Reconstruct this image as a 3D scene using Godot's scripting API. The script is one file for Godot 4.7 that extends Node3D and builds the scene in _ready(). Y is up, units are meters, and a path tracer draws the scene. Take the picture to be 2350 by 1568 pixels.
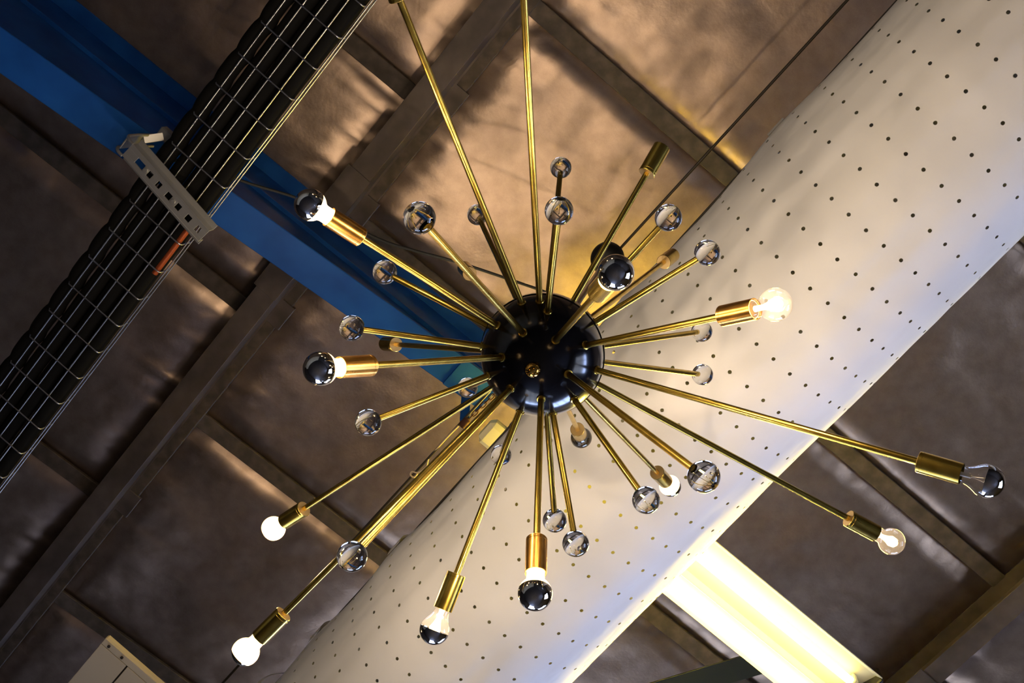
extends Node3D
# World frame: y up, metres. +x runs along the rafters (up the roof slope), z along the purlins, the duct and the cable tray.
# The camera stands at EYE and looks almost straight up.

const EYE := Vector3(0, 1.6, 0)
const F := 2750.0                      # focal length in pixels of the 2350 x 1568 frame
const RIGHT := Vector3(0.750999, 0.164982, 0.639360)
const UPV := Vector3(-0.660135, 0.209477, 0.721347)
const BACK := Vector3(-0.014922, -0.963795, 0.266227)
const T := 0.14054                     # roof slope, 8 degrees
const ROOF := 3.95                     # roof height above the eye at x = 0
const HUB_R := 0.1084

var M := {}
var names := {}

# ---------------------------------------------------------------- pixel helpers
func ray(px: float, py: float) -> Vector3:
	return RIGHT * ((px - 1175.0) / F) - UPV * ((py - 784.0) / F) - BACK

func at_h(px: float, py: float, h: float) -> Vector3:      # point seen at a pixel, h metres above the eye
	var r := ray(px, py)
	return EYE + r * (h / r.y)

func roof_y(x: float) -> float:
	return EYE.y + ROOF + T * x

# ---------------------------------------------------------------- mesh builder
class MB:
	var v := PackedVector3Array()
	var n := PackedVector3Array()
	var ix := PackedInt32Array()

	func quad(a: Vector3, b: Vector3, c: Vector3, d: Vector3, want := Vector3.ZERO) -> void:
		# corners in order round the face; want = rough outward direction
		var nn := (c - a).cross(b - a)
		if nn.length_squared() < 1e-18:
			nn = (d - a).cross(c - a)
		if nn.length_squared() < 1e-18:
			return
		nn = nn.normalized()
		var pts := [a, b, c, d]
		if want != Vector3.ZERO and nn.dot(want) < 0:
			nn = -nn
			pts = [a, d, c, b]
		var o := v.size()
		for p in pts:
			v.append(p)
			n.append(nn)
		for i in [0, 1, 2, 0, 2, 3]:
			ix.append(o + i)

	func box(c: Vector3, size: Vector3, b := Basis.IDENTITY, bev := 0.0) -> MB:
		var h := size * 0.5
		var k := minf(bev, minf(h.x, minf(h.y, h.z)) * 0.9)
		var ax := [b.x, b.y, b.z]
		var hh := [h.x, h.y, h.z]
		for i in 3:
			for s in [-1.0, 1.0]:
				var j := (i + 1) % 3
				var l := (i + 2) % 3
				var f: Vector3 = c + ax[i] * (s * hh[i])
				var ej: Vector3 = ax[j] * (hh[j] - k)
				var el: Vector3 = ax[l] * (hh[l] - k)
				quad(f - ej - el, f + ej - el, f + ej + el, f - ej + el, ax[i] * s)
		if k > 0.0:
			for i in 3:
				var j := (i + 1) % 3
				var l := (i + 2) % 3
				var ei: Vector3 = ax[i] * (hh[i] - k)
				for sj in [-1.0, 1.0]:
					for sl in [-1.0, 1.0]:
						var p: Vector3 = c + ax[j] * (sj * hh[j]) + ax[l] * (sl * (hh[l] - k))
						var q: Vector3 = c + ax[j] * (sj * (hh[j] - k)) + ax[l] * (sl * hh[l])
						quad(p - ei, p + ei, q + ei, q - ei, ax[j] * sj + ax[l] * sl)
			for sx in [-1.0, 1.0]:
				for sy in [-1.0, 1.0]:
					for sz in [-1.0, 1.0]:
						var p0: Vector3 = c + ax[0] * (sx * h.x) + ax[1] * (sy * (h.y - k)) + ax[2] * (sz * (h.z - k))
						var p1: Vector3 = c + ax[0] * (sx * (h.x - k)) + ax[1] * (sy * h.y) + ax[2] * (sz * (h.z - k))
						var p2: Vector3 = c + ax[0] * (sx * (h.x - k)) + ax[1] * (sy * (h.y - k)) + ax[2] * (sz * h.z)
						quad(p0, p1, p2, p2, ax[0] * sx + ax[1] * sy + ax[2] * sz)
		return self

	func bar(p0: Vector3, p1: Vector3, w: float, hgt: float, up := Vector3.UP, bev := 0.0) -> MB:
		# box from p0 to p1; hgt along up, w across
		var d := (p1 - p0)
		var z := d.normalized()
		var x := up.cross(z).normalized()
		var y := z.cross(x)
		return box((p0 + p1) * 0.5, Vector3(w, hgt, d.length()), Basis(x, y, z), bev)

	func lathe(prof: Array, sides := 24, origin := Vector3.ZERO, b := Basis.IDENTITY, crease := 0.75) -> MB:
		# prof: Vector2(r, y) going round the outside with y rising; axis = b.y
		var m := prof.size()
		var segn := []
		for i in m - 1:
			var t: Vector2 = prof[i + 1] - prof[i]
			segn.append(Vector2(t.y, -t.x).normalized())
		for i in m - 1:
			var na: Vector2 = segn[i]
			var nb: Vector2 = segn[i]
			if i > 0 and segn[i].dot(segn[i - 1]) > crease:
				na = (segn[i] + segn[i - 1]).normalized()
			if i < m - 2 and segn[i].dot(segn[i + 1]) > crease:
				nb = (segn[i] + segn[i + 1]).normalized()
			var o := v.size()
			for j in sides + 1:
				var a := TAU * j / sides
				var e := b.x * cos(a) - b.z * sin(a)
				v.append(origin + e * prof[i].x + b.y * prof[i].y)
				n.append(e * na.x + b.y * na.y)
				v.append(origin + e * prof[i + 1].x + b.y * prof[i + 1].y)
				n.append(e * nb.x + b.y * nb.y)
			for j in sides:
				var bl := o + 2 * j
				for q in [bl, bl + 1, bl + 3, bl, bl + 3, bl + 2]:
					ix.append(q)
		return self

	func tube(path: PackedVector3Array, r: float, sides := 8, closed := false) -> MB:
		var m := path.size()
		var o := v.size()
		var up := Vector3(0.3, 0.9, 0.2)
		for i in m:
			var a := path[(i - 1 + m) % m] if (i > 0 or closed) else path[i]
			var c := path[(i + 1) % m] if (i < m - 1 or closed) else path[i]
			var t := (c - a).normalized()
			var x := up.cross(t)
			if x.length() < 0.1:
				x = Vector3(1, 0, 0.1).cross(t)
			x = x.normalized()
			var y := t.cross(x)
			up = y
			for j in sides:
				var an := TAU * j / sides
				var e := x * cos(an) + y * sin(an)
				v.append(path[i] + e * r)
				n.append(e)
		var rows := m if closed else m - 1
		for i in rows:
			for j in sides:
				var p00 := o + i * sides + j
				var p01 := o + i * sides + (j + 1) % sides
				var p10 := o + ((i + 1) % m) * sides + j
				var p11 := o + ((i + 1) % m) * sides + (j + 1) % sides
				for q in [p00, p11, p01, p00, p10, p11]:
					ix.append(q)
		if not closed:
			for e in [0, m - 1]:
				var c0 := v.size()
				var nn := (path[0] - path[1]).normalized() if e == 0 else (path[m - 1] - path[m - 2]).normalized()
				for j in sides:
					v.append(v[o + e * sides + j])
					n.append(nn)
				for j in range(1, sides - 1):
					for q in ([c0, c0 + j, c0 + j + 1] if e == 0 else [c0, c0 + j + 1, c0 + j]):
						ix.append(q)
		return self

	func sheet(nu: int, nv: int, fn: Callable, flip := false) -> MB:
		var o := v.size()
		for i in nu + 1:
			for j in nv + 1:
				var u := float(i) / nu
				var w := float(j) / nv
				var p: Vector3 = fn.call(u, w)
				var e := 0.002
				var pu: Vector3 = fn.call(u + e, w) - fn.call(u - e, w)
				var pv: Vector3 = fn.call(u, w + e) - fn.call(u, w - e)
				var nn := pu.cross(pv).normalized()
				v.append(p)
				n.append(-nn if flip else nn)
		for i in nu:
			for j in nv:
				var a := o + i * (nv + 1) + j
				var b := a + nv + 1
				for q in ([a, b, b + 1, a, b + 1, a + 1] if flip else [a, b + 1, b, a, a + 1, b + 1]):
					ix.append(q)
		return self

	func mesh() -> ArrayMesh:
		var arr := []
		arr.resize(Mesh.ARRAY_MAX)
		arr[Mesh.ARRAY_VERTEX] = v
		arr[Mesh.ARRAY_NORMAL] = n
		arr[Mesh.ARRAY_INDEX] = ix
		var am := ArrayMesh.new()
		am.add_surface_from_arrays(Mesh.PRIMITIVE_TRIANGLES, arr)
		return am

# ---------------------------------------------------------------- object helpers
func numbered(called: String) -> String:
	if not names.has(called):
		names[called] = 0
		return called
	names[called] += 1
	return "%s_%03d" % [called, names[called]]

func tag(o: Node, label: String, category := "", group := "", kind := "") -> Node:
	if label:
		o.set_meta("label", label)
	if category:
		o.set_meta("category", category)
	if group:
		o.set_meta("group", group)
	if kind:
		o.set_meta("kind", kind)
	return o

func thing(called: String, label: String, category: String, at := Vector3.ZERO, group := "", kind := "") -> Node3D:
	var o := Node3D.new()
	o.name = numbered(called)
	add_child(o)
	o.position = at
	tag(o, label, category, group, kind)
	return o

func part(called: String, mesh: Mesh, mat: Material, parent: Node, xf := Transform3D.IDENTITY) -> MeshInstance3D:
	var o := MeshInstance3D.new()
	o.name = numbered(called) if parent == self else called
	o.mesh = mesh
	o.material_override = mat
	o.cast_shadow = GeometryInstance3D.SHADOW_CASTING_SETTING_ON
	parent.add_child(o, true)
	o.transform = xf
	return o

func solo(called: String, mb: MB, mat: Material, label: String, category: String, group := "", kind := "") -> MeshInstance3D:
	var o := part(called, mb.mesh(), mat, self)
	tag(o, label, category, group, kind)
	return o

# ---------------------------------------------------------------- materials
func noise_tex(seed_: int, freq: float, size: int, lo: Color, hi: Color, oct := 4, fine := 0.0, contrast := 1.0) -> ImageTexture:
	var nz := FastNoiseLite.new()
	nz.seed = seed_
	nz.noise_type = FastNoiseLite.TYPE_SIMPLEX_SMOOTH
	nz.frequency = freq
	nz.fractal_octaves = oct
	var g := nz.get_seamless_image(size, size)
	var rng := RandomNumberGenerator.new()
	rng.seed = seed_ * 7 + 1
	var im := Image.create(size, size, false, Image.FORMAT_RGB8)
	for y in size:
		for x in size:
			var t := (g.get_pixel(x, y).r - 0.5) * contrast + 0.5
			if fine > 0.0:
				t += rng.randf_range(-fine, fine)
			im.set_pixel(x, y, lo.lerp(hi, clampf(t, 0, 1)))
	im.generate_mipmaps()
	return ImageTexture.create_from_image(im)

func normal_tex(seed_: int, freq: float, size: int, strength: float, oct := 4) -> ImageTexture:
	var nz := FastNoiseLite.new()
	nz.seed = seed_
	nz.noise_type = FastNoiseLite.TYPE_SIMPLEX_SMOOTH
	nz.frequency = freq
	nz.fractal_octaves = oct
	var g := nz.get_seamless_image(size, size)
	g.convert(Image.FORMAT_RGBA8)
	g.bump_map_to_normal_map(strength)
	return ImageTexture.create_from_image(g)

func mat(c: Color, rough := 0.6, metal := 0.0) -> StandardMaterial3D:
	var m := StandardMaterial3D.new()
	m.albedo_color = c
	m.roughness = rough
	m.metallic = metal
	return m

func tri(m: StandardMaterial3D, scale: float) -> StandardMaterial3D:
	m.uv1_triplanar = true
	m.uv1_world_triplanar = true
	m.uv1_scale = Vector3.ONE * scale
	return m

func materials() -> void:
	# brass: worn lacquer with darker freckles
	for spec in [["brass", Color(0.70, 0.58, 0.24), Color(0.82, 0.70, 0.34)], ["brass_warm_lit", Color(0.74, 0.54, 0.25), Color(0.84, 0.64, 0.33)]]:  # second tone is the same brass with warm lamp light painted in, for some sockets
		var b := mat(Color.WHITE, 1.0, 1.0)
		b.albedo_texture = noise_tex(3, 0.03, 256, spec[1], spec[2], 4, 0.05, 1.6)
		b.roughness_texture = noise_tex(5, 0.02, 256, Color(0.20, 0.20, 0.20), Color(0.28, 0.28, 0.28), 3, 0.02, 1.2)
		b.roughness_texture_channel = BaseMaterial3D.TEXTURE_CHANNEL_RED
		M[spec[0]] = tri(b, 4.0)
	M.brass_face = mat(Color(0.76, 0.66, 0.47), 0.45, 1.0)
	M.finial = mat(Color(0.92, 0.72, 0.34), 0.10, 1.0)
	var hub := mat(Color(0.055, 0.045, 0.06), 0.22, 0.0)
	hub.metallic_specular = 0.2
	hub.clearcoat_enabled = true
	hub.clearcoat = 1.0
	hub.clearcoat_roughness = 0.13
	hub.normal_enabled = true
	hub.normal_texture = normal_tex(11, 0.02, 256, 2.0, 4)
	hub.normal_scale = 0.12
	M.hub = tri(hub, 5.0)
	M.stem = mat(Color(0.42, 0.36, 0.31), 0.35, 0.9)
	M.black = mat(Color(0.035, 0.033, 0.035), 0.55)
	var gl := mat(Color(1, 1, 1, 0.0), 0.0)
	gl.transparency = BaseMaterial3D.TRANSPARENCY_ALPHA
	gl.refraction_enabled = true
	gl.refraction_scale = 0.05
	M.ball = gl
	var th := mat(Color(0.5, 0.48, 0.45, 0.012), 0.0)
	th.transparency = BaseMaterial3D.TRANSPARENCY_ALPHA
	M.bulb_clear = th
	M.silver = mat(Color(0.88, 0.86, 0.83), 0.04, 1.0)
	var lit := mat(Color(1.0, 0.93, 0.82), 0.3)
	lit.emission_enabled = true
	lit.emission = Color(1.0, 0.80, 0.52)
	lit.emission_energy_multiplier = 5.0
	M.bulb_lit = lit
	var fil := mat(Color(1.0, 0.9, 0.75), 0.3)
	fil.emission_enabled = true
	fil.emission = Color(1.0, 0.80, 0.50)
	fil.emission_energy_multiplier = 14.0
	M.filament_lit = fil
	M.stem_glass = mat(Color(0.75, 0.72, 0.68), 0.15)
	# insulation facing: silvery pink brown fleece with fibres
	var pn := mat(Color.WHITE, 0.40, 0.96)
	pn.albedo_texture = noise_tex(21, 0.012, 512, Color(0.68, 0.595, 0.53), Color(0.78, 0.695, 0.635), 5, 0.28, 0.9)
	pn.normal_enabled = true
	pn.normal_texture = normal_tex(22, 0.05, 512, 3.0, 4)
	pn.normal_scale = 0.13
	M.panel = tri(pn, 2.3)
	M.deck = mat(Color(0.60, 0.52, 0.45), 0.6)
	var bt := mat(Color.WHITE, 0.7, 0.2)
	bt.albedo_texture = noise_tex(31, 0.02, 256, Color(0.27, 0.24, 0.215), Color(0.38, 0.34, 0.31), 5, 0.06, 1.4)
	M.batten = tri(bt, 3.1)
	var pu := mat(Color.WHITE, 0.55, 0.3)
	pu.albedo_texture = noise_tex(33, 0.01, 256, Color(0.29, 0.26, 0.25), Color(0.39, 0.35, 0.335), 5, 0.03, 1.6)
	M.purlin = tri(pu, 2.1)
	var bl := mat(Color.WHITE, 0.42)
	bl.albedo_texture = noise_tex(41, 0.012, 256, Color(0.07, 0.25, 0.52), Color(0.10, 0.31, 0.60), 4, 0.02, 1.5)
	bl.metallic_specular = 0.25
	M.blue = tri(bl, 1.7)
	M.dark_steel = mat(Color(0.09, 0.12, 0.14), 0.5)
	M.wire = mat(Color(0.78, 0.79, 0.82), 0.30, 1.0)
	M.galv = mat(Color(0.66, 0.66, 0.66), 0.42, 0.8)
	M.foam = mat(Color(0.035, 0.034, 0.036), 0.85)
	M.foam.metallic_specular = 0.25
	M.copper = mat(Color(0.62, 0.30, 0.16), 0.45, 0.7)
	var fb := mat(Color.WHITE, 0.75)
	fb.albedo_texture = noise_tex(51, 0.006, 256, Color(0.87, 0.87, 0.88), Color(0.92, 0.92, 0.93), 4, 0.02, 1.4)
	fb.normal_enabled = true
	fb.normal_texture = normal_tex(52, 0.006, 256, 5.0, 5)
	fb.normal_scale = 0.22
	fb.backlight_enabled = true
	fb.backlight = Color(0.10, 0.095, 0.08)
	M.fabric = tri(fb, 1.6)
	M.tab = mat(Color(0.86, 0.85, 0.84), 0.8)
	M.cable = mat(Color(0.24, 0.22, 0.20), 0.5, 0.5)
	M.cord = mat(Color(0.10, 0.105, 0.10), 0.6)
	M.twine = mat(Color(0.80, 0.72, 0.60), 0.9)
	M.rust = mat(Color(0.28, 0.15, 0.09), 0.8, 0.2)
	M.lamp_white = mat(Color(0.93, 0.92, 0.86), 0.45)
	M.lamp_end = mat(Color(0.93, 0.90, 0.76), 0.5)
	var tb := mat(Color(1, 1, 0.95), 0.4)
	tb.emission_enabled = true
	tb.emission = Color(1.0, 0.93, 0.60)
	tb.emission_energy_multiplier = 7.0
	M.tube_lit = tb
	M.casing = mat(Color(0.78, 0.73, 0.64), 0.6)
	M.casing_gap = mat(Color(0.16, 0.13, 0.11), 0.8)
	M.cream = mat(Color(0.74, 0.68, 0.55), 0.85)
	M.wall_dark = mat(Color(0.19, 0.17, 0.155), 0.85)
	var fl := mat(Color.WHITE, 0.65)
	fl.albedo_texture = noise_tex(61, 0.01, 256, Color(0.15, 0.135, 0.12), Color(0.20, 0.185, 0.17), 5, 0.04, 1.4)
	M.floor = tri(fl, 0.5)
	M.frame = mat(Color(0.30, 0.31, 0.33), 0.5, 0.3)
	var pa := mat(Color(0.95, 0.97, 1.0, 0.08), 0.0)
	pa.transparency = BaseMaterial3D.TRANSPARENCY_ALPHA
	M.pane = pa

# ---------------------------------------------------------------- scene
func _ready() -> void:
	# camera
	var cam := Camera3D.new()
	cam.name = "camera"
	add_child(cam)
	cam.transform = Transform3D(Basis(RIGHT, UPV, BACK).orthonormalized(), EYE)
	cam.fov = rad_to_deg(2.0 * atan(784.0 / F))
	cam.near = 0.05
	cam.far = 200.0
	cam.current = true
	# sky (seen only through the windows) and exposure
	var env := Environment.new()
	env.background_mode = Environment.BG_SKY
	var sm := ProceduralSkyMaterial.new()
	sm.sky_top_color = Color(0.66, 0.75, 1.0)
	sm.sky_horizon_color = Color(0.70, 0.79, 1.0)
	sm.ground_horizon_color = Color(0.50, 0.58, 0.72)
	sm.ground_bottom_color = Color(0.36, 0.38, 0.42)
	sm.sun_angle_max = 0.0
	var sky := Sky.new()
	sky.sky_material = sm
	env.sky = sky
	env.background_energy_multiplier = 27.0
	env.tonemap_mode = Environment.TONE_MAPPER_LINEAR
	env.tonemap_exposure = 1.0
	env.sdfgi_enabled = true
	env.ssao_enabled = true
	env.ssil_enabled = true
	var we := WorldEnvironment.new()
	we.name = "world_environment"
	we.environment = env
	add_child(we)

	materials()
	room()
	ceiling()
	rafter()
	brace()
	tray()
	duct()
	fluorescent()
	heater_unit()
	cables()
	chandelier()

# ---------------------------------------------------------------- room shell
func wall(called: String, axis: int, pos: float, thick: float, a0: float, a1: float, y1: float, holes: Array, m: Material) -> void:
	# axis 0: wall across x at pos, running along z; axis 2: across z, running along x. holes: [a0, a1, y0, y1]
	var ca := [a0, a1]
	var cy := [0.0, y1]
	for h in holes:
		ca += [h[0], h[1]]
		cy += [h[2], h[3]]
	ca.sort()
	cy.sort()
	var mb := MB.new()
	for i in ca.size() - 1:
		for j in cy.size() - 1:
			if ca[i + 1] - ca[i] < 1e-4 or cy[j + 1] - cy[j] < 1e-4:
				continue
			var ma: float = (ca[i] + ca[i + 1]) * 0.5
			var my: float = (cy[j] + cy[j + 1]) * 0.5
			var open := false
			for h in holes:
				if ma > h[0] and ma < h[1] and my > h[2] and my < h[3]:
					open = true
			if open:
				continue
			var c := Vector3(pos, my, ma) if axis == 0 else Vector3(ma, my, pos)
			var s := Vector3(thick, cy[j + 1] - cy[j], ca[i + 1] - ca[i]) if axis == 0 else Vector3(ca[i + 1] - ca[i], cy[j + 1] - cy[j], thick)
			mb.box(c, s)
	var o := part(called, mb.mesh(), m, self)
	o.set_meta("kind", "structure")

func window(called: String, axis: int, pos: float, a0: float, a1: float, y0: float, y1: float, nx: int, ny: int) -> void:
	var o := Node3D.new()
	o.name = called
	add_child(o)
	o.set_meta("kind", "structure")
	var p := func(a: float, y: float) -> Vector3: return Vector3(pos, y, a) if axis == 0 else Vector3(a, y, pos)
	var across := Vector3.RIGHT if axis == 0 else Vector3.BACK
	var fr := MB.new()
	for i in nx + 1:
		var a := lerpf(a0 + 0.03, a1 - 0.03, float(i) / nx)
		fr.bar(p.call(a, y0), p.call(a, y1), 0.06, 0.06, across)
	for j in ny + 1:
		var y := lerpf(y0 + 0.03, y1 - 0.03, float(j) / ny)
		fr.bar(p.call(a0, y), p.call(a1, y), 0.05, 0.05, across)
	part("window_frame", fr.mesh(), M.frame, o)
	for i in nx:
		for j in ny:
			var a := lerpf(a0, a1, (i + 0.5) / nx)
			var y := lerpf(y0, y1, (j + 0.5) / ny)
			var w := (a1 - a0) / nx - 0.06
			var h := (y1 - y0) / ny - 0.05
			var s := Vector3(0.004, h, w) if axis == 0 else Vector3(w, h, 0.004)
			part("pane", MB.new().box(p.call(a, y), s).mesh(), M.pane, o)

func room() -> void:
	var fl := part("floor", MB.new().box(Vector3(-0.85, -0.1, 0), Vector3(12.7, 0.2, 12.8)).mesh(), M.floor, self)
	fl.set_meta("kind", "structure")
	wall("wall_west", 0, -7.1, 0.2, -6.4, 6.2, 4.8, [], M.cream)
	wall("wall_east", 0, 5.3, 0.2, -6.4, 6.2, 6.6, [[1.0, 4.2, 1.3, 4.2], [-5.2, -2.1, 4.0, 5.7]], M.wall_dark)
	wall("wall_north", 2, -6.3, 0.2, -7.0, 5.2, 6.6, [[1.9, 4.9, 0.0, 4.1]], M.wall_dark)
	wall("wall_south", 2, 6.1, 0.2, -7.0, 5.2, 6.6, [], M.wall_dark)
	window("window_1", 0, 5.3, 1.0, 4.2, 1.3, 4.2, 3, 2)
	window("window_2", 0, 5.3, -5.2, -2.1, 4.0, 5.7, 3, 1)
	window("window_3", 2, -6.3, 1.9, 4.9, 0.0, 4.1, 3, 3)

func ceiling() -> void:
	var c := Node3D.new()
	c.name = "ceiling"
	add_child(c)
	c.set_meta("kind", "structure")
	var slope := Vector3(1, T, 0).normalized()
	# roof deck over everything
	var d0 := Vector3(-7.2, roof_y(-7.2) + 0.10, 0)
	var d1 := Vector3(5.5, roof_y(5.5) + 0.10, 0)
	part("roof_deck", MB.new().bar(d0, d1, 12.8, 0.08).mesh(), M.deck, c)
	# insulation panels between purlins, split by battens
	var nz := FastNoiseLite.new()
	nz.seed = 77
	nz.noise_type = FastNoiseLite.TYPE_SIMPLEX_SMOOTH
	nz.frequency = 1.0
	nz.fractal_octaves = 3
	var bays := [
		[-2.74, -0.655, [1.19, 0.265, -0.661, -1.600, -2.530, -3.46]],
		[-0.655, 0.655, [1.66, 0.73, -0.200, -1.109, -2.043, -2.985, -3.92]],
		[0.655, 1.965, [1.22, 0.285, -0.643, -1.560, -2.480, -3.41]],
		[1.965, 3.275, [0.75, -0.18, -1.10, -2.03]]]
	for b in bays:
		var x0: float = b[0]
		var x1: float = b[1]
		var zs: Array = b[2]
		for i in zs.size() - 1:
			var za: float = zs[i + 1]
			var zb: float = zs[i]
			var sd := x0 * 3.7 + i * 11.3
			var fn := func(u: float, w: float) -> Vector3:
				var x := lerpf(x0, x1, u)
				var z := lerpf(za, zb, w)
				var ex := minf(absf(x - x0), absf(x - x1))      # distance to the purlins
				var ez := minf(absf(z - za), absf(z - zb))      # distance to the battens
				var e := minf(ex, ez)
				var sag := 0.030 * smoothstep(0.0, 0.16, ex) * smoothstep(0.0, 0.10, ez)
				# folds run away from the fixed edges and die out
				var fx := nz.get_noise_3d(z * 16.0 + sd, x * 3.0, sd) * 0.011 * exp(-ex / 0.13)
				var fz := nz.get_noise_3d(x * 16.0 + sd, z * 3.0, sd + 9.0) * 0.006 * exp(-ez / 0.08)
				var br := nz.get_noise_3d(x * 2.2, z * 2.2, sd) * 0.010 + nz.get_noise_3d(x * 8.0, z * 8.0, sd) * 0.0011
				return Vector3(x, roof_y(x) - sag + (fx + fz) * smoothstep(0.0, 0.03, e) + br * smoothstep(0.0, 0.1, e) + 0.02, z)
			part("insulation_panel", MB.new().sheet(44, 32, fn).mesh(), M.panel, c)
		for i in range(0, zs.size()):
			var z: float = zs[i]
			var a := Vector3(x0 + 0.02, roof_y(x0 + 0.02) + 0.0, z)
			var e := Vector3(x1 - 0.02, roof_y(x1 - 0.02) + 0.0, z)
			part("batten", MB.new().bar(a, e, 0.060, 0.014, Vector3.UP, 0.002).mesh(), M.batten, c)
	# edge strips along the purlins
	for x in [-0.632, 0.68, 1.99]:
		var y := roof_y(x) - 0.002
		part("edge_strip", MB.new().bar(Vector3(x, y, -6.15), Vector3(x, y, 5.95), 0.100, 0.016, Vector3.UP, 0.002).mesh(), M.batten, c)
	# cleats on the edge strip beside the visible purlin
	for z in [-0.59, -1.06, -1.535, -2.48]:
		part("cleat", MB.new().box(Vector3(-0.595, roof_y(-0.595) - 0.014, z), Vector3(0.055, 0.012, 0.10), Basis.IDENTITY, 0.002).mesh(), M.purlin, c)
	# purlins
	var lab := {-0.6585: "dark grey steel purlin above the cable tray, crossing over the blue rafter", 0.655: "dark steel purlin hidden above the perforated white duct", 1.965: "dark brown steel purlin beyond the fluorescent light"}
	for x in lab:
		var pn := thing("steel_purlin", lab[x], "purlin", Vector3(x, roof_y(x), 0), "", "structure")
		var h := 0.14
		# cold-formed channel: bottom flange, web on the camera side, top flange, lip
		part("bottom_flange", MB.new().bar(Vector3(0, -h + 0.0015, -6.15), Vector3(0, -h + 0.0015, 5.95), 0.077, 0.004, Vector3.UP, 0.001).mesh(), M.purlin, pn)
		part("web", MB.new().bar(Vector3(0.030, -h * 0.5, -6.15), Vector3(0.030, -h * 0.5, 5.95), 0.004, h, Vector3.UP).mesh(), M.purlin, pn)
		part("lip", MB.new().bar(Vector3(-0.0365, -h + 0.012, -6.15), Vector3(-0.0365, -h + 0.012, 5.95), 0.004, 0.022, Vector3.UP).mesh(), M.purlin, pn)
		part("top_flange", MB.new().bar(Vector3(0, -0.010, -6.15), Vector3(0, -0.010, 5.95), 0.077, 0.004, Vector3.UP).mesh(), M.purlin, pn)
		# overlap sleeve where two lengths meet
		var zs := -1.20 if x < 0 else (-1.3 if x > 1 else -0.9)
		part("sleeve", MB.new().bar(Vector3(-0.004, -h - 0.003, zs - 0.26), Vector3(-0.004, -h - 0.003, zs + 0.26), 0.092, 0.005, Vector3.UP, 0.001).mesh(), M.purlin, pn)

# ---------------------------------------------------------------- blue rafter with haunch
func rafter() -> void:
	var z := -1.140
	var xa := -2.70
	var xb := 0.105
	var hb := func(x: float) -> float: return EYE.y + 3.45 + 0.337 * x
	var ht := func(x: float) -> float: return roof_y(x) - 0.142
	var o := thing("blue_rafter", "blue painted steel rafter with a tapering haunch, running under the purlins", "beam", Vector3(xa, 0, z), "", "structure")
	var P := func(x: float, y: float, dz := 0.0) -> Vector3: return Vector3(x - xa, y, dz)
	part("bottom_flange", MB.new().bar(P.call(xa, hb.call(xa) + 0.005), P.call(xb, hb.call(xb) + 0.005), 0.106, 0.010, Vector3.UP, 0.002).mesh(), M.blue, o)
	var w := MB.new()
	for s in [-1.0, 1.0]:
		w.quad(P.call(xa, hb.call(xa), s * 0.004), P.call(xb, hb.call(xb), s * 0.004), P.call(xb, ht.call(xb), s * 0.004), P.call(xa, ht.call(xa), s * 0.004), Vector3(0, 0, s))
	w.quad(P.call(xb, hb.call(xb), -0.004), P.call(xb, hb.call(xb), 0.004), P.call(xb, ht.call(xb), 0.004), P.call(xb, ht.call(xb), -0.004), Vector3.RIGHT)
	part("web", w.mesh(), M.blue, o)
	part("top_flange", MB.new().bar(P.call(xa, ht.call(xa) - 0.005), P.call(xb, ht.call(xb) - 0.005), 0.106, 0.010, Vector3.UP, 0.002).mesh(), M.blue, o)
	# the rafter's own bottom flange above the haunch web
	part("rafter_flange", MB.new().bar(P.call(xa, ht.call(xa) - 0.21), P.call(xb, ht.call(xb) - 0.21), 0.034, 0.009, Vector3.UP, 0.002).mesh(), M.blue, o)
	part("end_plate", MB.new().box(P.call(xb + 0.005, (hb.call(xb) + ht.call(xb)) * 0.5), Vector3(0.012, ht.call(xb) - hb.call(xb) + 0.02, 0.13), Basis.IDENTITY, 0.002).mesh(), M.blue, o)
	part("splice_plate", MB.new().bar(P.call(-0.02, hb.call(-0.02) - 0.004), P.call(0.10, hb.call(0.10) - 0.004), 0.106, 0.008, Vector3.UP, 0.001).mesh(), M.blue, o)
	# hanging flat bar under the rafter end
	var s0 := at_h(1070, 900, 3.46) - o.position
	var s1 := at_h(1066, 966, 3.30) - o.position
	part("hanger_bar", MB.new().bar(s0, s1, 0.006, 0.028, RIGHT, 0.001).mesh(), M.blue, o)

func brace() -> void:
	var a := at_h(1380, 1628, 3.88)
	var b := at_h(1800, 1520, 3.88)
	b.y = a.y + 0.05
	var o := thing("roof_brace", "dark navy diagonal roof brace behind the end of the fluorescent light", "brace", a, "", "structure")
	part("angle_leg", MB.new().bar(Vector3.ZERO, b - a, 0.085, 0.008, Vector3.UP, 0.001).mesh(), M.dark_steel, o)
	part("angle_leg", MB.new().bar(Vector3(0, 0.04, 0), b - a + Vector3(0, 0.04, 0), 0.008, 0.085, Vector3.UP, 0.001).mesh(), M.dark_steel, o)

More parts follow.
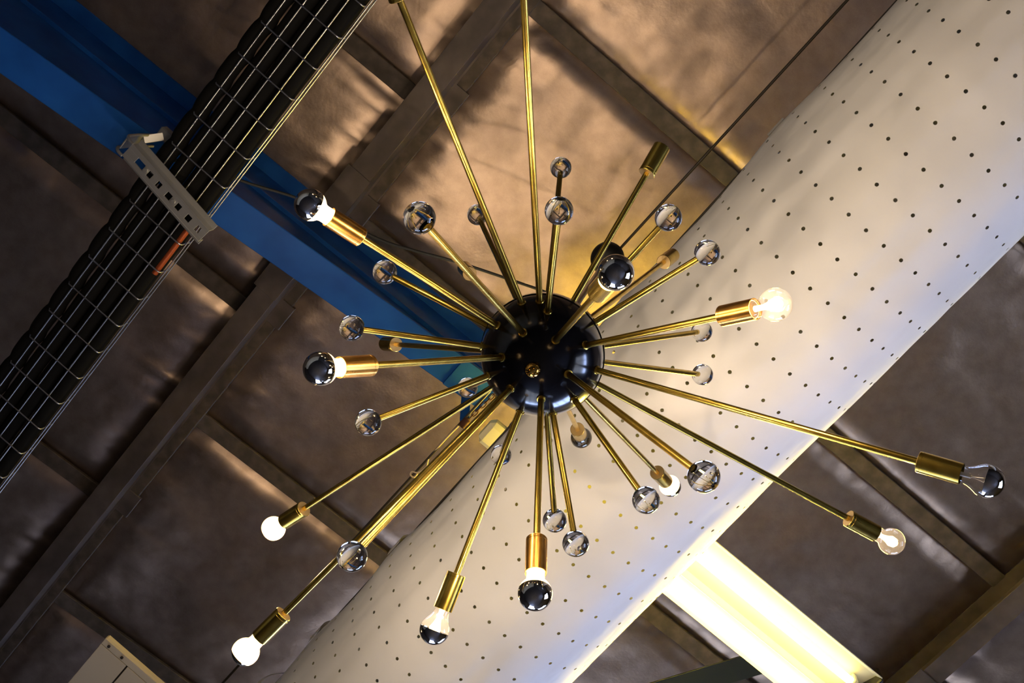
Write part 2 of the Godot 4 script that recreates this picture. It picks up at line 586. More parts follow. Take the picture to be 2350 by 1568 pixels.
# ---------------------------------------------------------------- cable tray and pipes
func tray() -> void:
	var y := EYE.y + 2.95
	var z0 := -4.65
	var z1 := 1.70
	var xl := -0.957
	var xr := -0.775
	var t := thing("wire_cable_tray", "galvanised wire basket cable tray holding black insulated pipes under the ceiling", "cable tray", Vector3(-0.866, y, 0))
	var P := func(x: float, dy: float, z: float) -> Vector3: return Vector3(x + 0.866, dy, z)
	var r := 0.0022
	for a in [[-0.938, 0], [-0.896, 0], [-0.854, 0], [-0.813, 0], [xr + 0.004, 0.022], [xr + 0.004, 0.050], [xl - 0.004, 0.056]]:
		part("long_wire", MB.new().tube(PackedVector3Array([P.call(a[0], a[1], z0), P.call(a[0], a[1], -1.2), P.call(a[0], a[1], z1)]), r, 8).mesh(), M.wire, t)
	var cw := MB.new().tube(PackedVector3Array([P.call(xl, 0.058, 0), P.call(xl, 0.008, 0), P.call(xl + 0.006, -0.004, 0), P.call(xr - 0.008, -0.004, 0), P.call(xr - 0.002, -0.001, 0), P.call(xr, 0.008, 0), P.call(xr, 0.054, 0)]), r, 8).mesh()
	for k in 66:
		var z := -0.522 - 0.0988 * (k - 23)
		if z > z0 and z < z1:
			part("cross_wire", cw, M.wire, t, Transform3D(Basis.IDENTITY, Vector3(0, 0, z)))
	# four foam clad pipes lying in the tray
	var nz := FastNoiseLite.new()
	nz.seed = 5
	nz.frequency = 1.0
	var labs := ["black foam clad pipe along the cable tray's edge away from the duct", "black foam clad pipe in the cable tray, second from the outer edge", "black foam clad pipe in the cable tray, second from the edge facing the duct", "black foam clad pipe in the cable tray, along the edge facing the duct"]
	var xs := [-0.9545, -0.9005, -0.8515, -0.8025]
	for i in 4:
		var path := PackedVector3Array()
		for k in 620:
			var z := lerpf(z0 - 0.2, z1 + 0.2, k / 619.0)
			var q := fposmod(z + 0.522 + 0.0494, 0.0988) - 0.0494      # the outer pipe is pinched at every cross wire
			var pinch := 0.005 * exp(-pow(q / 0.016, 2)) if i == 0 else 0.0
			path.append(Vector3(xs[i] + pinch + nz.get_noise_2d(z * 1.8, i * 7.0) * 0.0012, y + 0.0275 + absf(nz.get_noise_2d(z * 1.5, i * 7.0 + 3.0)) * 0.008, z))
		solo("insulated_pipe", MB.new().tube(path, 0.0240, 16), M.foam, labs[i], "pipe", "insulated pipes in the cable tray")
	var cp := PackedVector3Array()
	for k in 12:
		cp.append(Vector3(-0.789, y + 0.012, lerpf(-1.33, -1.13, k / 11.0)))
	solo("copper_pipe", MB.new().tube(cp, 0.0085, 12), M.copper, "short bare reddish copper pipe among the black pipes beside the bracket", "pipe")
	# cantilever bracket under the tray, fixed to the rafter
	var b := thing("tray_bracket", "grey slotted steel bracket carrying the cable tray below the blue rafter", "bracket", Vector3(-1.0, y - 0.05, -1.10))
	var e0 := Vector3(-1.018, y - 0.052, -1.092) - b.position
	var e1 := Vector3(-0.728, y - 0.052, -1.132) - b.position
	var d := (e1 - e0).normalized()
	var side := d.cross(Vector3.UP).normalized()
	var L := (e1 - e0).length()
	# slotted bottom plate: strips along both edges and bridges between the slots
	var pl := MB.new()
	for s in [-1.0, 1.0]:
		pl.bar(e0 + side * (s * 0.0145), e1 + side * (s * 0.0145), 0.012, 0.003, Vector3.UP, 0.0006)
	var edges := [0.0, 0.035, 0.062, 0.078, 0.092, 0.112, 0.126, 0.148, 0.165, 0.186, 0.201, 0.224, 0.240, 0.262, 0.276, L]
	for i in range(0, edges.size() - 1, 2):
		pl.bar(e0 + d * edges[i], e0 + d * edges[i + 1], 0.0185, 0.003, Vector3.UP, 0.0005)
	part("slotted_plate", pl.mesh(), M.galv, b)
	for s in [-1.0, 1.0]:
		part("side_flange", MB.new().bar(e0 + side * (s * 0.0205) + Vector3(0, 0.014, 0), e1 + side * (s * 0.0205) + Vector3(0, 0.011, 0), 0.003, 0.030, Vector3.UP, 0.0006).mesh(), M.galv, b)
		part("return_lip", MB.new().bar(e0 + side * (s * 0.029) + Vector3(0, 0.028, 0), e1 + side * (s * 0.029) + Vector3(0, 0.024, 0), 0.016, 0.003, Vector3.UP, 0.0006).mesh(), M.galv, b)
	# curved nose that turns up to the clamp on the rafter
	for s in [-1.0, 1.0]:
		var nose := PackedVector3Array()
		for k in 9:
			var a := PI * 0.5 * k / 8.0
			nose.append(e0 + side * (s * 0.022) + Vector3(-0.030 * sin(a), 0.030 * (1.0 - cos(a)), 0))
		nose.append(nose[8] + Vector3(0.0, 0.05, 0))
		nose.append(nose[8] + Vector3(0.02, 0.15, 0.01))
		part("nose", MB.new().tube(nose, 0.0042, 8).mesh(), M.galv, b)
	part("nose_plate", MB.new().box(e0 + Vector3(-0.026, 0.075, 0), Vector3(0.004, 0.11, 0.040), Basis.IDENTITY, 0.001).mesh(), M.galv, b)
	part("clamp", MB.new().box(e0 + Vector3(0.014, 0.150, 0.048), Vector3(0.050, 0.030, 0.030), Basis.IDENTITY, 0.003).mesh(), M.galv, b)
	part("clamp_arm", MB.new().bar(e0 + Vector3(-0.02, 0.11, 0.01), e0 + Vector3(0.014, 0.145, 0.05), 0.022, 0.008, Vector3.UP, 0.001).mesh(), M.galv, b)
	for p in [0.070, 0.175]:
		part("bolt", MB.new().lathe([Vector2(0, -0.006), Vector2(0.0065, -0.006), Vector2(0.0065, 0.004), Vector2(0, 0.004)], 6, e0 + d * p).mesh(), M.galv, b)

# ---------------------------------------------------------------- perforated fabric duct
func duct() -> void:
	var xc := 0.4955
	var yc := EYE.y + 3.06
	var R := 0.300
	var o := thing("fabric_air_duct", "white fabric ventilation duct covered in small round holes, hanging across the ceiling", "air duct", Vector3(xc, yc, 0))
	var nz := FastNoiseLite.new()
	nz.seed = 91
	nz.frequency = 1.0
	nz.fractal_octaves = 3
	var surf := func(th: float, z: float) -> Vector3:
		var wav := nz.get_noise_3d(cos(th) * 1.1, sin(th) * 1.1, z * 1.6) * 0.007
		var cre := nz.get_noise_3d(cos(th) * 4.0, sin(th) * 4.0, z * 1.2 + 20.0) * 0.0030
		# the cloth is pulled up at the hanging tabs along the upper edge
		var pull := 0.0
		for tz in [0.011, -0.55, -1.55, -1.93]:
			var dz: float = (z - tz) / 0.10
			var dt := angle_difference(th, -1.95) / 0.5
			pull += 0.012 * exp(-dz * dz) * exp(-dt * dt)
		var rr := R + wav + cre + pull
		return Vector3(rr * sin(th), -rr * cos(th), z)
	var nrm := func(th: float, z: float) -> Vector3:
		var a: Vector3 = surf.call(th + 0.02, z) - surf.call(th - 0.02, z)
		var b: Vector3 = surf.call(th, z + 0.006) - surf.call(th, z - 0.006)
		var n := a.cross(b).normalized()
		return n if n.dot(Vector3(sin(th), -cos(th), 0)) > 0 else -n
	var mb := MB.new()
	var dz := 0.0885
	var rh := 0.0046
	var rng := RandomNumberGenerator.new()
	rng.seed = 4
	for row in range(-33, 11):
		var zc := 0.0615 + dz * row
		for k in 36:
			var tc := deg_to_rad(5.0 + 10.0 * k)
			var hw := deg_to_rad(5.0)
			var jt := rng.randf_range(-0.004, 0.004)
			var jz := rng.randf_range(-0.0012, 0.0012)
			var base := mb.v.size()
			for q in 16:
				# outer square, 4 points a side, starting at a corner
				var sd := q / 4
				var f := (q % 4) / 4.0 * 2.0 - 1.0
				var e: Vector2 = [Vector2(f, -1), Vector2(1, f), Vector2(-f, 1), Vector2(-1, -f)][sd]
				var th := tc + e.x * hw
				var z := zc + e.y * dz * 0.5
				mb.v.append(surf.call(th, z))
				mb.n.append(nrm.call(th, z))
				var an := atan2(e.y, e.x)
				var th2 := tc + jt + cos(an) * rh / R
				var z2 := zc + jz + sin(an) * rh
				mb.v.append(surf.call(th2, z2))
				mb.n.append(nrm.call(th2, z2))
			for q in 16:
				var a := base + 2 * q
				var b := base + 2 * ((q + 1) % 16)
				for i in [a, a + 1, b + 1, a, b + 1, b]:
					mb.ix.append(i)
	part("fabric_tube", mb.mesh(), M.fabric, o)
	# plain ends beyond the perforated stretch
	var za := 0.0615 + dz * 10.5
	var zb := 0.0615 - dz * 33.5
	for e in [[za, za + 2.2], [zb - 2.6, zb]]:
		var fn := func(u: float, w: float) -> Vector3: return surf.call(u * TAU, lerpf(e[0], e[1], w))
		part("plain_sleeve", MB.new().sheet(72, 16, fn).mesh(), M.fabric, o)
	for z in [za + 2.2, zb - 2.6]:
		part("end_cap", MB.new().lathe([Vector2(0, -0.004), Vector2(R + 0.01, -0.004), Vector2(R + 0.01, 0.004), Vector2(0, 0.004)], 40, Vector3(0, 0, z), Basis(Vector3.RIGHT, Vector3.BACK, Vector3.DOWN)).mesh(), M.fabric, o)
	# sewn tabs that ride on the suspension cable
	for z in [0.011, -0.55, -1.55, -1.93]:
		var fn2 := func(u: float, w: float) -> Vector3:
			var a := -1.72 - 0.42 * w
			var rr := R + 0.012 + 0.014 * sin(w * PI)
			return Vector3(rr * sin(a), -rr * cos(a), z + (u - 0.5) * 0.055)
		part("hanging_tab", MB.new().sheet(6, 10, fn2).mesh(), M.tab, o)

# ---------------------------------------------------------------- fluorescent light
func fluorescent() -> void:
	var p0 := Vector3(0.168, EYE.y + 3.400, -1.132)
	var p1 := Vector3(1.610, EYE.y + 3.400 + 1.442 * 0.105, -1.128)
	var o := thing("fluorescent_light", "lit white fluorescent batten light hanging above the perforated duct", "light fixture", p0)
	var d := (p1 - p0).normalized()
	var L := (p1 - p0).length()
	var side := Vector3(0, 0, 1)
	var up := side.cross(d).normalized()
	if up.y < 0:
		up = -up
	var P := func(s: float, v: float, u: float) -> Vector3: return d * s + side * v + up * u
	# folded sheet body: flat gear tray on one side, trough reflector on the other
	var prof := [[-0.118, 0.002], [-0.100, 0.036], [-0.052, 0.050], [-0.040, 0.022], [-0.028, 0.052], [0.050, 0.060], [0.100, 0.040], [0.118, 0.002]]
	var body := MB.new()
	for i in prof.size() - 1:
		var a: Array = prof[i]
		var b: Array = prof[i + 1]
		body.quad(P.call(0.17, a[0], a[1]), P.call(L, a[0], a[1]), P.call(L, b[0], b[1]), P.call(0.17, b[0], b[1]), -up)
		var mid := P.call(0.17 + (L - 0.17) * 0.5, (a[0] + b[0]) * 0.5, (a[1] + b[1]) * 0.5 + 0.003) as Vector3
		body.box(mid, Vector3(L - 0.17, 0.003, Vector2(b[0] - a[0], b[1] - a[1]).length()), Basis(d, up, side).rotated(d, -atan2(b[1] - a[1], b[0] - a[0])))
	part("reflector", body.mesh(), M.lamp_white, o)
	# spine that closes the top
	part("spine", MB.new().box(P.call(L * 0.5 + 0.08, 0.0, 0.075), Vector3(L - 0.16, 0.028, 0.090), Basis(d, up, side), 0.004).mesh(), M.lamp_white, o)
	for v in [-0.078, 0.040]:
		var tube := MB.new().lathe([Vector2(0, 0.19), Vector2(0.013, 0.19), Vector2(0.013, L - 0.05), Vector2(0, L - 0.05)], 16, P.call(0, v, 0.022), Basis(side, d, side.cross(d)))
		part("fluorescent_tube", tube.mesh(), M.tube_lit, o)
	for s in [0.185, L - 0.045]:
		part("tube_holder", MB.new().box(P.call(s, 0.040, 0.030), Vector3(0.016, 0.045, 0.034), Basis(d, up, side), 0.003).mesh(), M.lamp_end, o)
	# moulded end cap with a bevelled nose
	var cap := MB.new()
	cap.box(P.call(0.034, -0.075, 0.028), Vector3(0.068, 0.055, 0.084), Basis(d, up, side), 0.014)
	part("lamp_neck", MB.new().box(P.call(0.115, -0.066, 0.034), Vector3(0.110, 0.046, 0.056), Basis(d, up, side), 0.006).mesh(), M.lamp_end, o)
	part("strap", MB.new().box(P.call(0.105, -0.010, 0.026), Vector3(0.110, 0.036, 0.030), Basis(d, up, side), 0.006).mesh(), M.black, o)
	part("end_cap", cap.mesh(), M.lamp_end, o)
	part("end_cap", MB.new().box(P.call(L + 0.006, 0.0, 0.040), Vector3(0.012, 0.070, 0.230), Basis(d, up, side), 0.004).mesh(), M.black, o)
	part("spring_clip", MB.new().tube(PackedVector3Array([P.call(0.10, -0.06, -0.004), P.call(0.13, -0.03, -0.008), P.call(0.16, -0.055, -0.006), P.call(0.12, -0.075, -0.004)]), 0.0022, 6).mesh(), M.cable, o)
	# its light: a panel of the trough's size facing down
	var al := AreaLight3D.new()
	al.name = "tube_glow"
	al.area_size = Vector2(L - 0.3, 0.16)
	al.light_color = Color(1.0, 0.86, 0.28)
	al.light_energy = 15.0
	al.area_range = 14.0
	al.shadow_enabled = true
	o.add_child(al)
	al.transform = Transform3D(Basis(d, up.cross(d), up), P.call(L * 0.5 + 0.08, 0.0, 0.004))

# ---------------------------------------------------------------- casing in the dark corner
func heater_unit() -> void:
	var y := EYE.y + 3.0
	var o := thing("metal_cover_plate", "pale sheet metal cover plate with screws in the dark corner beside the duct", "cover plate", Vector3(-0.268, y, -2.316))
	part("casing", MB.new().box(Vector3(0.19, 0.012, -0.33), Vector3(0.38, 0.022, 0.66), Basis.IDENTITY, 0.004).mesh(), M.casing, o)
	# bottom: rim strip with two screws and two cover sheets with open joints
	part("rim_strip", MB.new().box(Vector3(0.19, -0.002, -0.0125), Vector3(0.378, 0.004, 0.023), Basis.IDENTITY, 0.0008).mesh(), M.casing, o)
	part("joint", MB.new().box(Vector3(0.19, 0.0006, -0.17), Vector3(0.376, 0.0012, 0.30)).mesh(), M.casing_gap, o)
	part("cover_sheet", MB.new().box(Vector3(0.050, -0.0025, -0.175), Vector3(0.098, 0.004, 0.298), Basis.IDENTITY, 0.0008).mesh(), M.casing, o)
	part("cover_sheet", MB.new().box(Vector3(0.241, -0.0025, -0.175), Vector3(0.274, 0.004, 0.298), Basis.IDENTITY, 0.0008).mesh(), M.casing, o)
	for x in [0.024, 0.074]:
		part("screw", MB.new().lathe([Vector2(0, 0.0), Vector2(0.0045, 0.0), Vector2(0.0045, 0.0035), Vector2(0.0, 0.0045)], 10, Vector3(x, -0.004, -0.013), Basis(Vector3.RIGHT, Vector3.DOWN, Vector3.FORWARD)).mesh(), M.casing_gap, o)

# ---------------------------------------------------------------- cables, cord, chain, twine
func smooth_path(pts: Array, n := 8) -> PackedVector3Array:
	var c := Curve3D.new()
	for i in pts.size():
		var a: Vector3 = pts[maxi(i - 1, 0)]
		var b: Vector3 = pts[mini(i + 1, pts.size() - 1)]
		var t := (b - a) / 6.0
		c.add_point(pts[i], -t, t)
	var out := PackedVector3Array()
	for i in pts.size() - 1:
		for k in n:
			out.append(c.sample(i, float(k) / n))
	out.append(pts[pts.size() - 1])
	return out

func cables() -> void:
	solo("suspension_cable", MB.new().tube(PackedVector3Array([Vector3(0.2035, EYE.y + 3.205, -5.0), Vector3(0.2035, EYE.y + 3.195, -1.5), Vector3(0.2035, EYE.y + 3.205, 3.0)]), 0.0035, 8), M.cable, "thin steel cable along the upper edge of the perforated duct, through its tabs", "cable")
	var a := at_h(1945, 0, 3.30)
	var b := at_h(983, 1052, 3.30)
	var d := (a - b).normalized()
	solo("support_cable", MB.new().tube(PackedVector3Array([b - d * 3.0, b, a, a + d * 2.0]), 0.0040, 8), M.cable, "thin steel cable from which the chandelier's black canopy hangs", "cable")
	# flex from the canopy across to the tray bracket
	var hs := [3.235, 3.21, 3.19, 3.13, 3.12, 3.12, 3.12, 3.09, 3.06, 3.06]
	var px := [[1378, 622], [1310, 690], [1232, 663], [1060, 605], [950, 575], [860, 545], [700, 462], [560, 417], [440, 368], [372, 377]]
	var pts := []
	for i in px.size():
		pts.append(at_h(px[i][0], px[i][1], hs[i]))
	solo("power_cord", MB.new().tube(smooth_path(pts), 0.0042, 8), M.cord, "thin black electric flex running from the canopy past the rafter to the bracket", "cord")
	# clips on the duct cable near the ceiling unit
	var clip_labels := ["pale clip on the duct's suspension cable, farthest of three from the loose strap", "pale clip on the duct's suspension cable, middle one of three before the strap", "pale clip on the duct's suspension cable, beside the loose strap"]
	var ci := 0
	for p in [[737, 1447], [724, 1477], [692, 1508]]:
		var c := at_h(p[0], p[1], 3.20)
		solo("cable_clip", MB.new().box(c, Vector3(0.012, 0.016, 0.026), Basis(Vector3.UP, 0.3), 0.002), M.tab, clip_labels[ci], "clip", "clips on the duct cable")
		ci += 1
	var st := [at_h(560, 1620, 3.10), at_h(592, 1570, 3.10), at_h(620, 1550, 3.12), at_h(645, 1546, 3.15), at_h(668, 1540, 3.19)]
	var sp := smooth_path(st)
	var ribbon := func(u: float, w: float) -> Vector3:
		var k := clampf(u, 0, 1) * (sp.size() - 1)
		var i := mini(int(k), sp.size() - 2)
		return sp[i].lerp(sp[i + 1], k - i) + Vector3(0.010, 0.028, -0.012) * (w - 0.5) * (1.15 - 0.6 * u) + Vector3(0, 0.0015, 0) * sin(w * PI)
	solo("fabric_strap", MB.new().sheet(32, 4, ribbon), M.tab, "loose white fabric strap curling off the duct cable next to the pale metal plate", "strap")
	# chain and rusty shackle at the rafter's hanger bar
	var c0 := at_h(1066, 972, 3.295)
	var c1 := at_h(1142, 897, 3.36)
	var ch := thing("hanging_chain", "rusty dark chain between the hanger bar and the end of the fluorescent light", "chain", c0)
	var dir := (c1 - c0)
	var nl := 8
	var u := dir.normalized()
	var s1 := u.cross(Vector3.UP).normalized()
	var s2 := u.cross(s1)
	for i in nl:
		var mid := dir * ((i + 0.5) / nl)
		var sd := s1 if i % 2 == 0 else s2
		var ring := PackedVector3Array()
		for k in 16:
			var an := TAU * k / 16.0
			ring.append(mid + u * (cos(an) * dir.length() / nl * 0.68) + sd * (sin(an) * 0.0062))
		part("link", MB.new().tube(ring, 0.0017, 6, true).mesh(), M.rust, ch)
	var lump := MB.new()
	lump.lathe([Vector2(0, -0.016), Vector2(0.010, -0.013), Vector2(0.014, -0.004), Vector2(0.011, 0.006), Vector2(0.013, 0.012), Vector2(0.006, 0.018), Vector2(0, 0.018)], 12, Vector3.ZERO, Basis(u.cross(s1), u, s1))
	part("shackle", lump.mesh(), M.rust, ch)
	var tw := []
	for p in [[1052, 978, 3.295], [1030, 1000, 3.296], [1010, 1022, 3.297], [985, 1050, 3.30], [978, 1072, 3.292], [960, 1085, 3.295], [946, 1083, 3.298], [942, 1090, 3.294], [950, 1096, 3.292], [958, 1088, 3.30]]:
		tw.append(at_h(p[0], p[1], p[2]))
	solo("twine", MB.new().tube(smooth_path(tw), 0.0026, 6), M.twine, "piece of pale twine tied from the rusty shackle to the support cable", "twine")

# ---------------------------------------------------------------- chandelier
func chandelier() -> void:
	var C := EYE + ray(1245, 814) * 2.1
	var o := thing("sputnik_chandelier", "brass sputnik chandelier with black globe hub, glass balls and silver tipped bulbs", "chandelier", C)
	# hub: two pressed half shells, the upper one lapping over the lower
	var lo := []
	var hi := []
	for i in 25:
		var a := lerpf(-PI * 0.5, 0.02, i / 24.0)
		lo.append(Vector2(maxf(HUB_R * cos(a), 0.0), HUB_R * sin(a)))
	hi.append(Vector2(HUB_R - 0.001, -0.004))
	for i in 25:
		var a := lerpf(-0.035, PI * 0.5, i / 24.0)
		hi.append(Vector2(maxf((HUB_R + 0.0016) * cos(a), 0.0), (HUB_R + 0.0016) * sin(a)))
	part("hub_lower_shell", MB.new().lathe(lo, 64).mesh(), M.hub, o)
	part("hub_upper_shell", MB.new().lathe(hi, 64).mesh(), M.hub, o)
	# finial
	var fi := []
	for i in 17:
		var a := lerpf(-PI * 0.5, PI * 0.5, i / 16.0)
		fi.append(Vector2(maxf(0.0132 * cos(a), 0.0), 0.0132 * sin(a)))
	part("finial", MB.new().lathe(fi, 28, Vector3(0, -HUB_R - 0.007, 0)).mesh(), M.finial, o)
	# stem and canopy
	var dome := at_h(1392, 597, 3.24) - C
	var sy := dome.normalized()
	var sx := sy.cross(Vector3.BACK).normalized()
	var sb := Basis(sx, sy, sx.cross(sy))
	var dl := dome.length()
	part("stem", MB.new().lathe([Vector2(0, HUB_R - 0.01), Vector2(0.0068, HUB_R - 0.01), Vector2(0.0068, dl + 0.01), Vector2(0, dl + 0.01)], 20, Vector3.ZERO, sb).mesh(), M.stem, o)
	part("stem_nut", MB.new().lathe([Vector2(0, HUB_R - 0.003), Vector2(0.012, HUB_R - 0.003), Vector2(0.012, HUB_R + 0.006), Vector2(0, HUB_R + 0.008)], 16, Vector3.ZERO, sb).mesh(), M.brass, o)
	var cp := [Vector2(0, -0.018)]
	for i in 12:
		var a := lerpf(0.0, PI * 0.5, i / 11.0)
		cp.append(Vector2(0.008 + 0.038 * sin(a), 0.018 - 0.036 * cos(a)))
	cp += [Vector2(0.046, 0.040), Vector2(0.043, 0.042), Vector2(0, 0.042)]
	part("canopy", MB.new().lathe(cp, 36, dome, sb).mesh(), M.black, o)
	var hook := PackedVector3Array()
	for i in 11:
		var a := lerpf(-0.5 * PI, 1.1 * PI, i / 10.0)
		hook.append(dome + sb.y * (0.052 + 0.011 * sin(a)) + sb.x * (0.011 * cos(a)))
	part("hook", MB.new().tube(hook, 0.0024, 8).mesh(), M.brass, o)

	# shared meshes, all along local +y from the hub centre
	var LB := {"s": 0.334, "l": 0.552}
	var LS := {"s": 0.405, "l": 0.655}
	var br := 0.02235
	var rod := {}
	for k in LB:
		rod["ball_" + k] = MB.new().lathe([Vector2(0, HUB_R - 0.006), Vector2(0.0055, HUB_R - 0.006), Vector2(0.0055, LB[k] - br * 0.88 + 0.003), Vector2(0, LB[k] - br * 0.88 + 0.003)], 20).mesh()
	for k in LS:
		rod["bulb_" + k] = MB.new().lathe([Vector2(0, HUB_R - 0.006), Vector2(0.0055, HUB_R - 0.006), Vector2(0.0055, LS[k] + 0.002), Vector2(0, LS[k] + 0.002)], 20).mesh()
	var collar := MB.new().lathe([Vector2(0, HUB_R - 0.003), Vector2(0.0078, HUB_R - 0.003), Vector2(0.0080, HUB_R + 0.0014), Vector2(0.0074, HUB_R + 0.0026), Vector2(0.0056, HUB_R + 0.003), Vector2(0.0, HUB_R + 0.003)], 20).mesh()
	var ring := []
	for i in 33:
		var a := lerpf(-asin(0.88), PI * 0.5, i / 32.0)
		ring.append(Vector2(maxf(br * cos(a), 0.0), br * sin(a)))
	ring.insert(0, Vector2(0, -br * 0.88))
	var ball := MB.new().lathe(ring, 48, Vector3.ZERO, Basis.IDENTITY, 0.9).mesh()
	var sr := 0.01625
	var sl := 0.063
	var sock := MB.new().lathe([Vector2(sr - 0.0008, 0.0), Vector2(sr, 0.0008), Vector2(sr, 0.0056), Vector2(sr - 0.0003, 0.0059), Vector2(sr, 0.0062), Vector2(sr, sl - 0.0004), Vector2(sr - 0.0004, sl), Vector2(sr - 0.0013, sl), Vector2(sr - 0.0013, 0.042), Vector2(0, 0.042)], 36).mesh()
	var face := MB.new().lathe([Vector2(0, -0.0003), Vector2(sr - 0.0008, -0.0003), Vector2(sr - 0.0008, 0.001), Vector2(0, 0.001)], 36).mesh()
	var liner := MB.new().lathe([Vector2(0.0145, 0.043), Vector2(0.0145, 0.0585), Vector2(0.0128, 0.0585), Vector2(0.0128, 0.043)], 24).mesh()
	# bulb: pear profile measured from the socket's back face
	var bc := 0.0985
	var rb := 0.0249
	var pear := []
	for i in 9:
		var t := i / 8.0
		var q0 := Vector2(0.0122, 0.0600)
		var q1 := Vector2(0.0122, 0.0700)
		var a0 := -0.62
		var q3 := Vector2(rb * cos(a0), bc + rb * sin(a0))
		var q2 := q3 - Vector2(-sin(a0), cos(a0)) * 0.009
		pear.append(q0.bezier_interpolate(q1, q2, q3, t))
	pear.insert(0, Vector2(0.0122, 0.0460))
	var round_neck := []
	for i in 9:
		var t := i / 8.0
		var a1 := -0.86
		var r3 := Vector2(rb * cos(a1), bc + rb * sin(a1))
		round_neck.append(Vector2(0.0134, 0.0640).bezier_interpolate(Vector2(0.0134, 0.0700), r3 - Vector2(-sin(a1), cos(a1)) * 0.005, r3, t))
	round_neck.insert(0, Vector2(0.0134, 0.0460))
	var arc := func(base: Array, from: float, to: float, grow := 0.0) -> Array:
		var out := base.duplicate()
		for i in range(1 if base.size() > 0 else 0, 17):
			var a := lerpf(from, to, i / 16.0)
			out.append(Vector2(maxf((rb + grow) * cos(a), 0.0), bc + (rb + grow) * sin(a)))
		return out
	var back_mesh := MB.new().lathe(arc.call(round_neck, -0.86, -0.26), 40).mesh()
	var crown_mesh := MB.new().lathe(arc.call([], -0.28, PI * 0.5, 0.0002), 40).mesh()
	var long_back_mesh := MB.new().lathe(arc.call(round_neck, -0.86, 0.47), 40).mesh()
	var tip_mesh := MB.new().lathe(arc.call([], 0.45, PI * 0.5, 0.0002), 40).mesh()
	var pear_mesh := MB.new().lathe(arc.call(pear, -0.62, 0.02), 40).mesh()
	var half_crown_mesh := MB.new().lathe(arc.call([], 0.0, PI * 0.5, 0.0002), 40).mesh()
	var whole_mesh := MB.new().lathe(arc.call(round_neck, -0.86, PI * 0.5), 40).mesh()
	var core := MB.new().lathe([Vector2(0, 0.060), Vector2(0.0045, 0.062), Vector2(0.0040, 0.078), Vector2(0.0065, 0.088), Vector2(0.0098, 0.096), Vector2(0.0088, 0.105), Vector2(0.0045, 0.1095), Vector2(0, 0.110)], 20).mesh()
	var mount := MB.new()
	mount.lathe([Vector2(0.0035, 0.050), Vector2(0.0030, 0.076), Vector2(0, 0.079)], 10)
	for s in [-1.0, 1.0]:
		mount.tube(PackedVector3Array([Vector3(0, 0.076, 0), Vector3(s * 0.004, 0.086, 0), Vector3(s * 0.008, 0.094, 0)]), 0.0005, 5)
	mount.tube(PackedVector3Array([Vector3(-0.008, 0.094, 0), Vector3(-0.003, 0.096, 0.003), Vector3(0.003, 0.096, 0.003), Vector3(0.008, 0.094, 0)]), 0.0004, 5)
	var mount_mesh := mount.mesh()

	# arms: pixel of the ball centre or of the socket's back face, length class, far side?, end
	var balls := [
		[1287, 385, "l", 1], [1283, 484, "s", 0], [1096, 493, "l", 1], [962.6, 500.4, "l", 0], [1534, 500, "s", 0], [1625, 579, "s", 0],
		[883, 625, "s", 1], [805, 753, "s", 0], [1610.5, 760.8, "l", 1], [1612, 860, "l", 1], [845, 970, "s", 0], [1073, 890, "l", 1],
		[808, 1277.6, "l", 0], [1150, 1045, "l", 1], [1273, 1195, "s", 1], [1321, 1248, "s", 0], [1482.6, 1148, "s", 0], [1615, 1094, "l", 0]]
	var bulbs := [
		[828, 545, "s", 0, "silver", "brass_warm_lit"], [852, 839, "s", 0, "silver", "brass_warm_lit"], [1373, 671, "s", 0, "silver", "brass"], [1657, 725.6, "s", 0, "clear", "brass_warm_lit"],
		[2107.6, 1059.8, "l", 0, "dark", "brass"], [1947, 1190, "l", 1, "clear", "brass"], [1507.6, 1084.4, "l", 1, "silver", "brass"], [1231.8, 1238, "s", 0, "silver", "brass_warm_lit"],
		[1045, 1324, "s", 0, "half", "brass"], [651, 1409, "l", 1, "tipped", "brass"], [697.6, 1168, "l", 1, "tipped", "brass"], [917, -1, "l", 0, "silver", "brass"],
		[1200, -45, "l", 0, "silver", "brass"], [1484, 398.5, "s", 1, "none", "brass"], [1077.6, 628.4, "l", 1, "none", "brass"], [909, 791, "l", 1, "none", "brass"],
		[1523, 601.8, "l", 1, "none", "brass"], [1325, 985.6, "l", 1, "dark", "brass"]]
	for b in balls:
		var L: float = LB[b[2]]
		var arm := part("arm", rod["ball_" + b[2]], M.brass, o, Transform3D(aim(C, b[0], b[1], L, b[3] == 1), Vector3.ZERO))
		part("collar", collar, M.brass, arm)
		tag(part("glass_ball", ball, M.ball, arm, Transform3D(Basis.IDENTITY, Vector3(0, L, 0))), "clear solid glass ball")
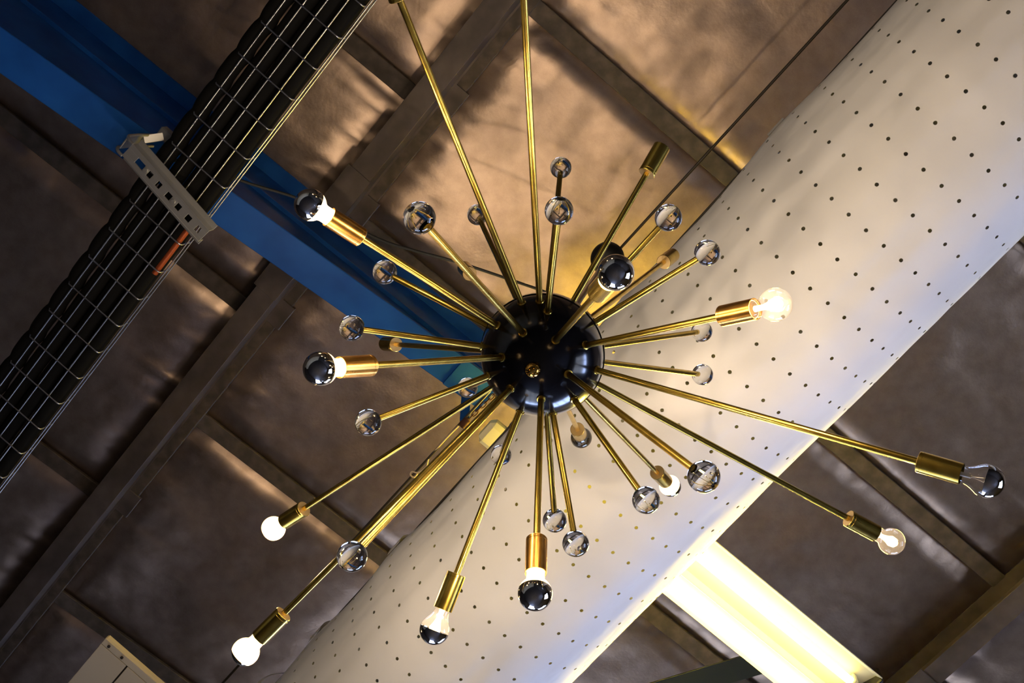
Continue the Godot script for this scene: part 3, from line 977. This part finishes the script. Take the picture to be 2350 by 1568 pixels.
	for b in bulbs:
		var L: float = LS[b[2]]
		var arm := part("arm", rod["bulb_" + b[2]], M.brass, o, Transform3D(aim(C, b[0], b[1], L, b[3] == 1), Vector3.ZERO))
		var xf := Transform3D(Basis.IDENTITY, Vector3(0, L, 0))
		part("collar", collar, M.brass, arm)
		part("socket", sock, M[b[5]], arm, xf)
		part("socket_back", face, M.brass_face, arm, xf)
		tag(part("socket_liner", liner, M.black, arm, xf), "black socket liner")
		var kind: String = b[4]
		if kind == "none":
			continue
		if kind == "clear":
			part("bulb", whole_mesh, M.bulb_clear, arm, xf)
			part("filament", core, M.filament_lit, arm, xf)
		elif kind == "tipped":
			part("bulb", long_back_mesh, M.bulb_lit, arm, xf)
			part("silver_crown", tip_mesh, M.silver, arm, xf)
		elif kind == "half":
			part("bulb", pear_mesh, M.bulb_clear, arm, xf)
			part("silver_crown", half_crown_mesh, M.silver, arm, xf)
			part("filament", core, M.filament_lit, arm, xf)
		elif kind == "dark":
			tag(part("bulb", pear_mesh, M.bulb_clear, arm, xf), "unlit clear bulb glass")
			part("silver_crown", half_crown_mesh, M.silver, arm, xf)
			part("filament", mount_mesh, M.stem_glass, arm, xf)
		else:
			part("bulb", back_mesh, M.bulb_lit, arm, xf)
			part("silver_crown", crown_mesh, M.silver, arm, xf)
		if kind != "dark":
			var l := OmniLight3D.new()
			l.name = "bulb_light"
			l.light_color = Color(1.0, 0.885, 0.73)
			l.light_energy = 0.17
			l.light_size = 0.010
			l.omni_range = 14.0
			l.omni_attenuation = 2.0
			l.shadow_enabled = true
			arm.add_child(l, true)
			l.position = Vector3(0, L + 0.092, 0)

func aim(C: Vector3, px: float, py: float, L: float, far: bool) -> Basis:
	# direction of an arm of length L from the hub centre whose end is seen at the pixel
	var r := ray(px, py).normalized()
	var c := C - EYE
	var b := r.dot(c)
	var dd := maxf(b * b - (c.length_squared() - L * L), 0.0)
	var p := EYE + r * (b + (sqrt(dd) if far else -sqrt(dd)))
	var y := (p - C).normalized()
	var x := y.cross(Vector3(0.31, 0.2, 0.93)).normalized()
	return Basis(x, y, x.cross(y))
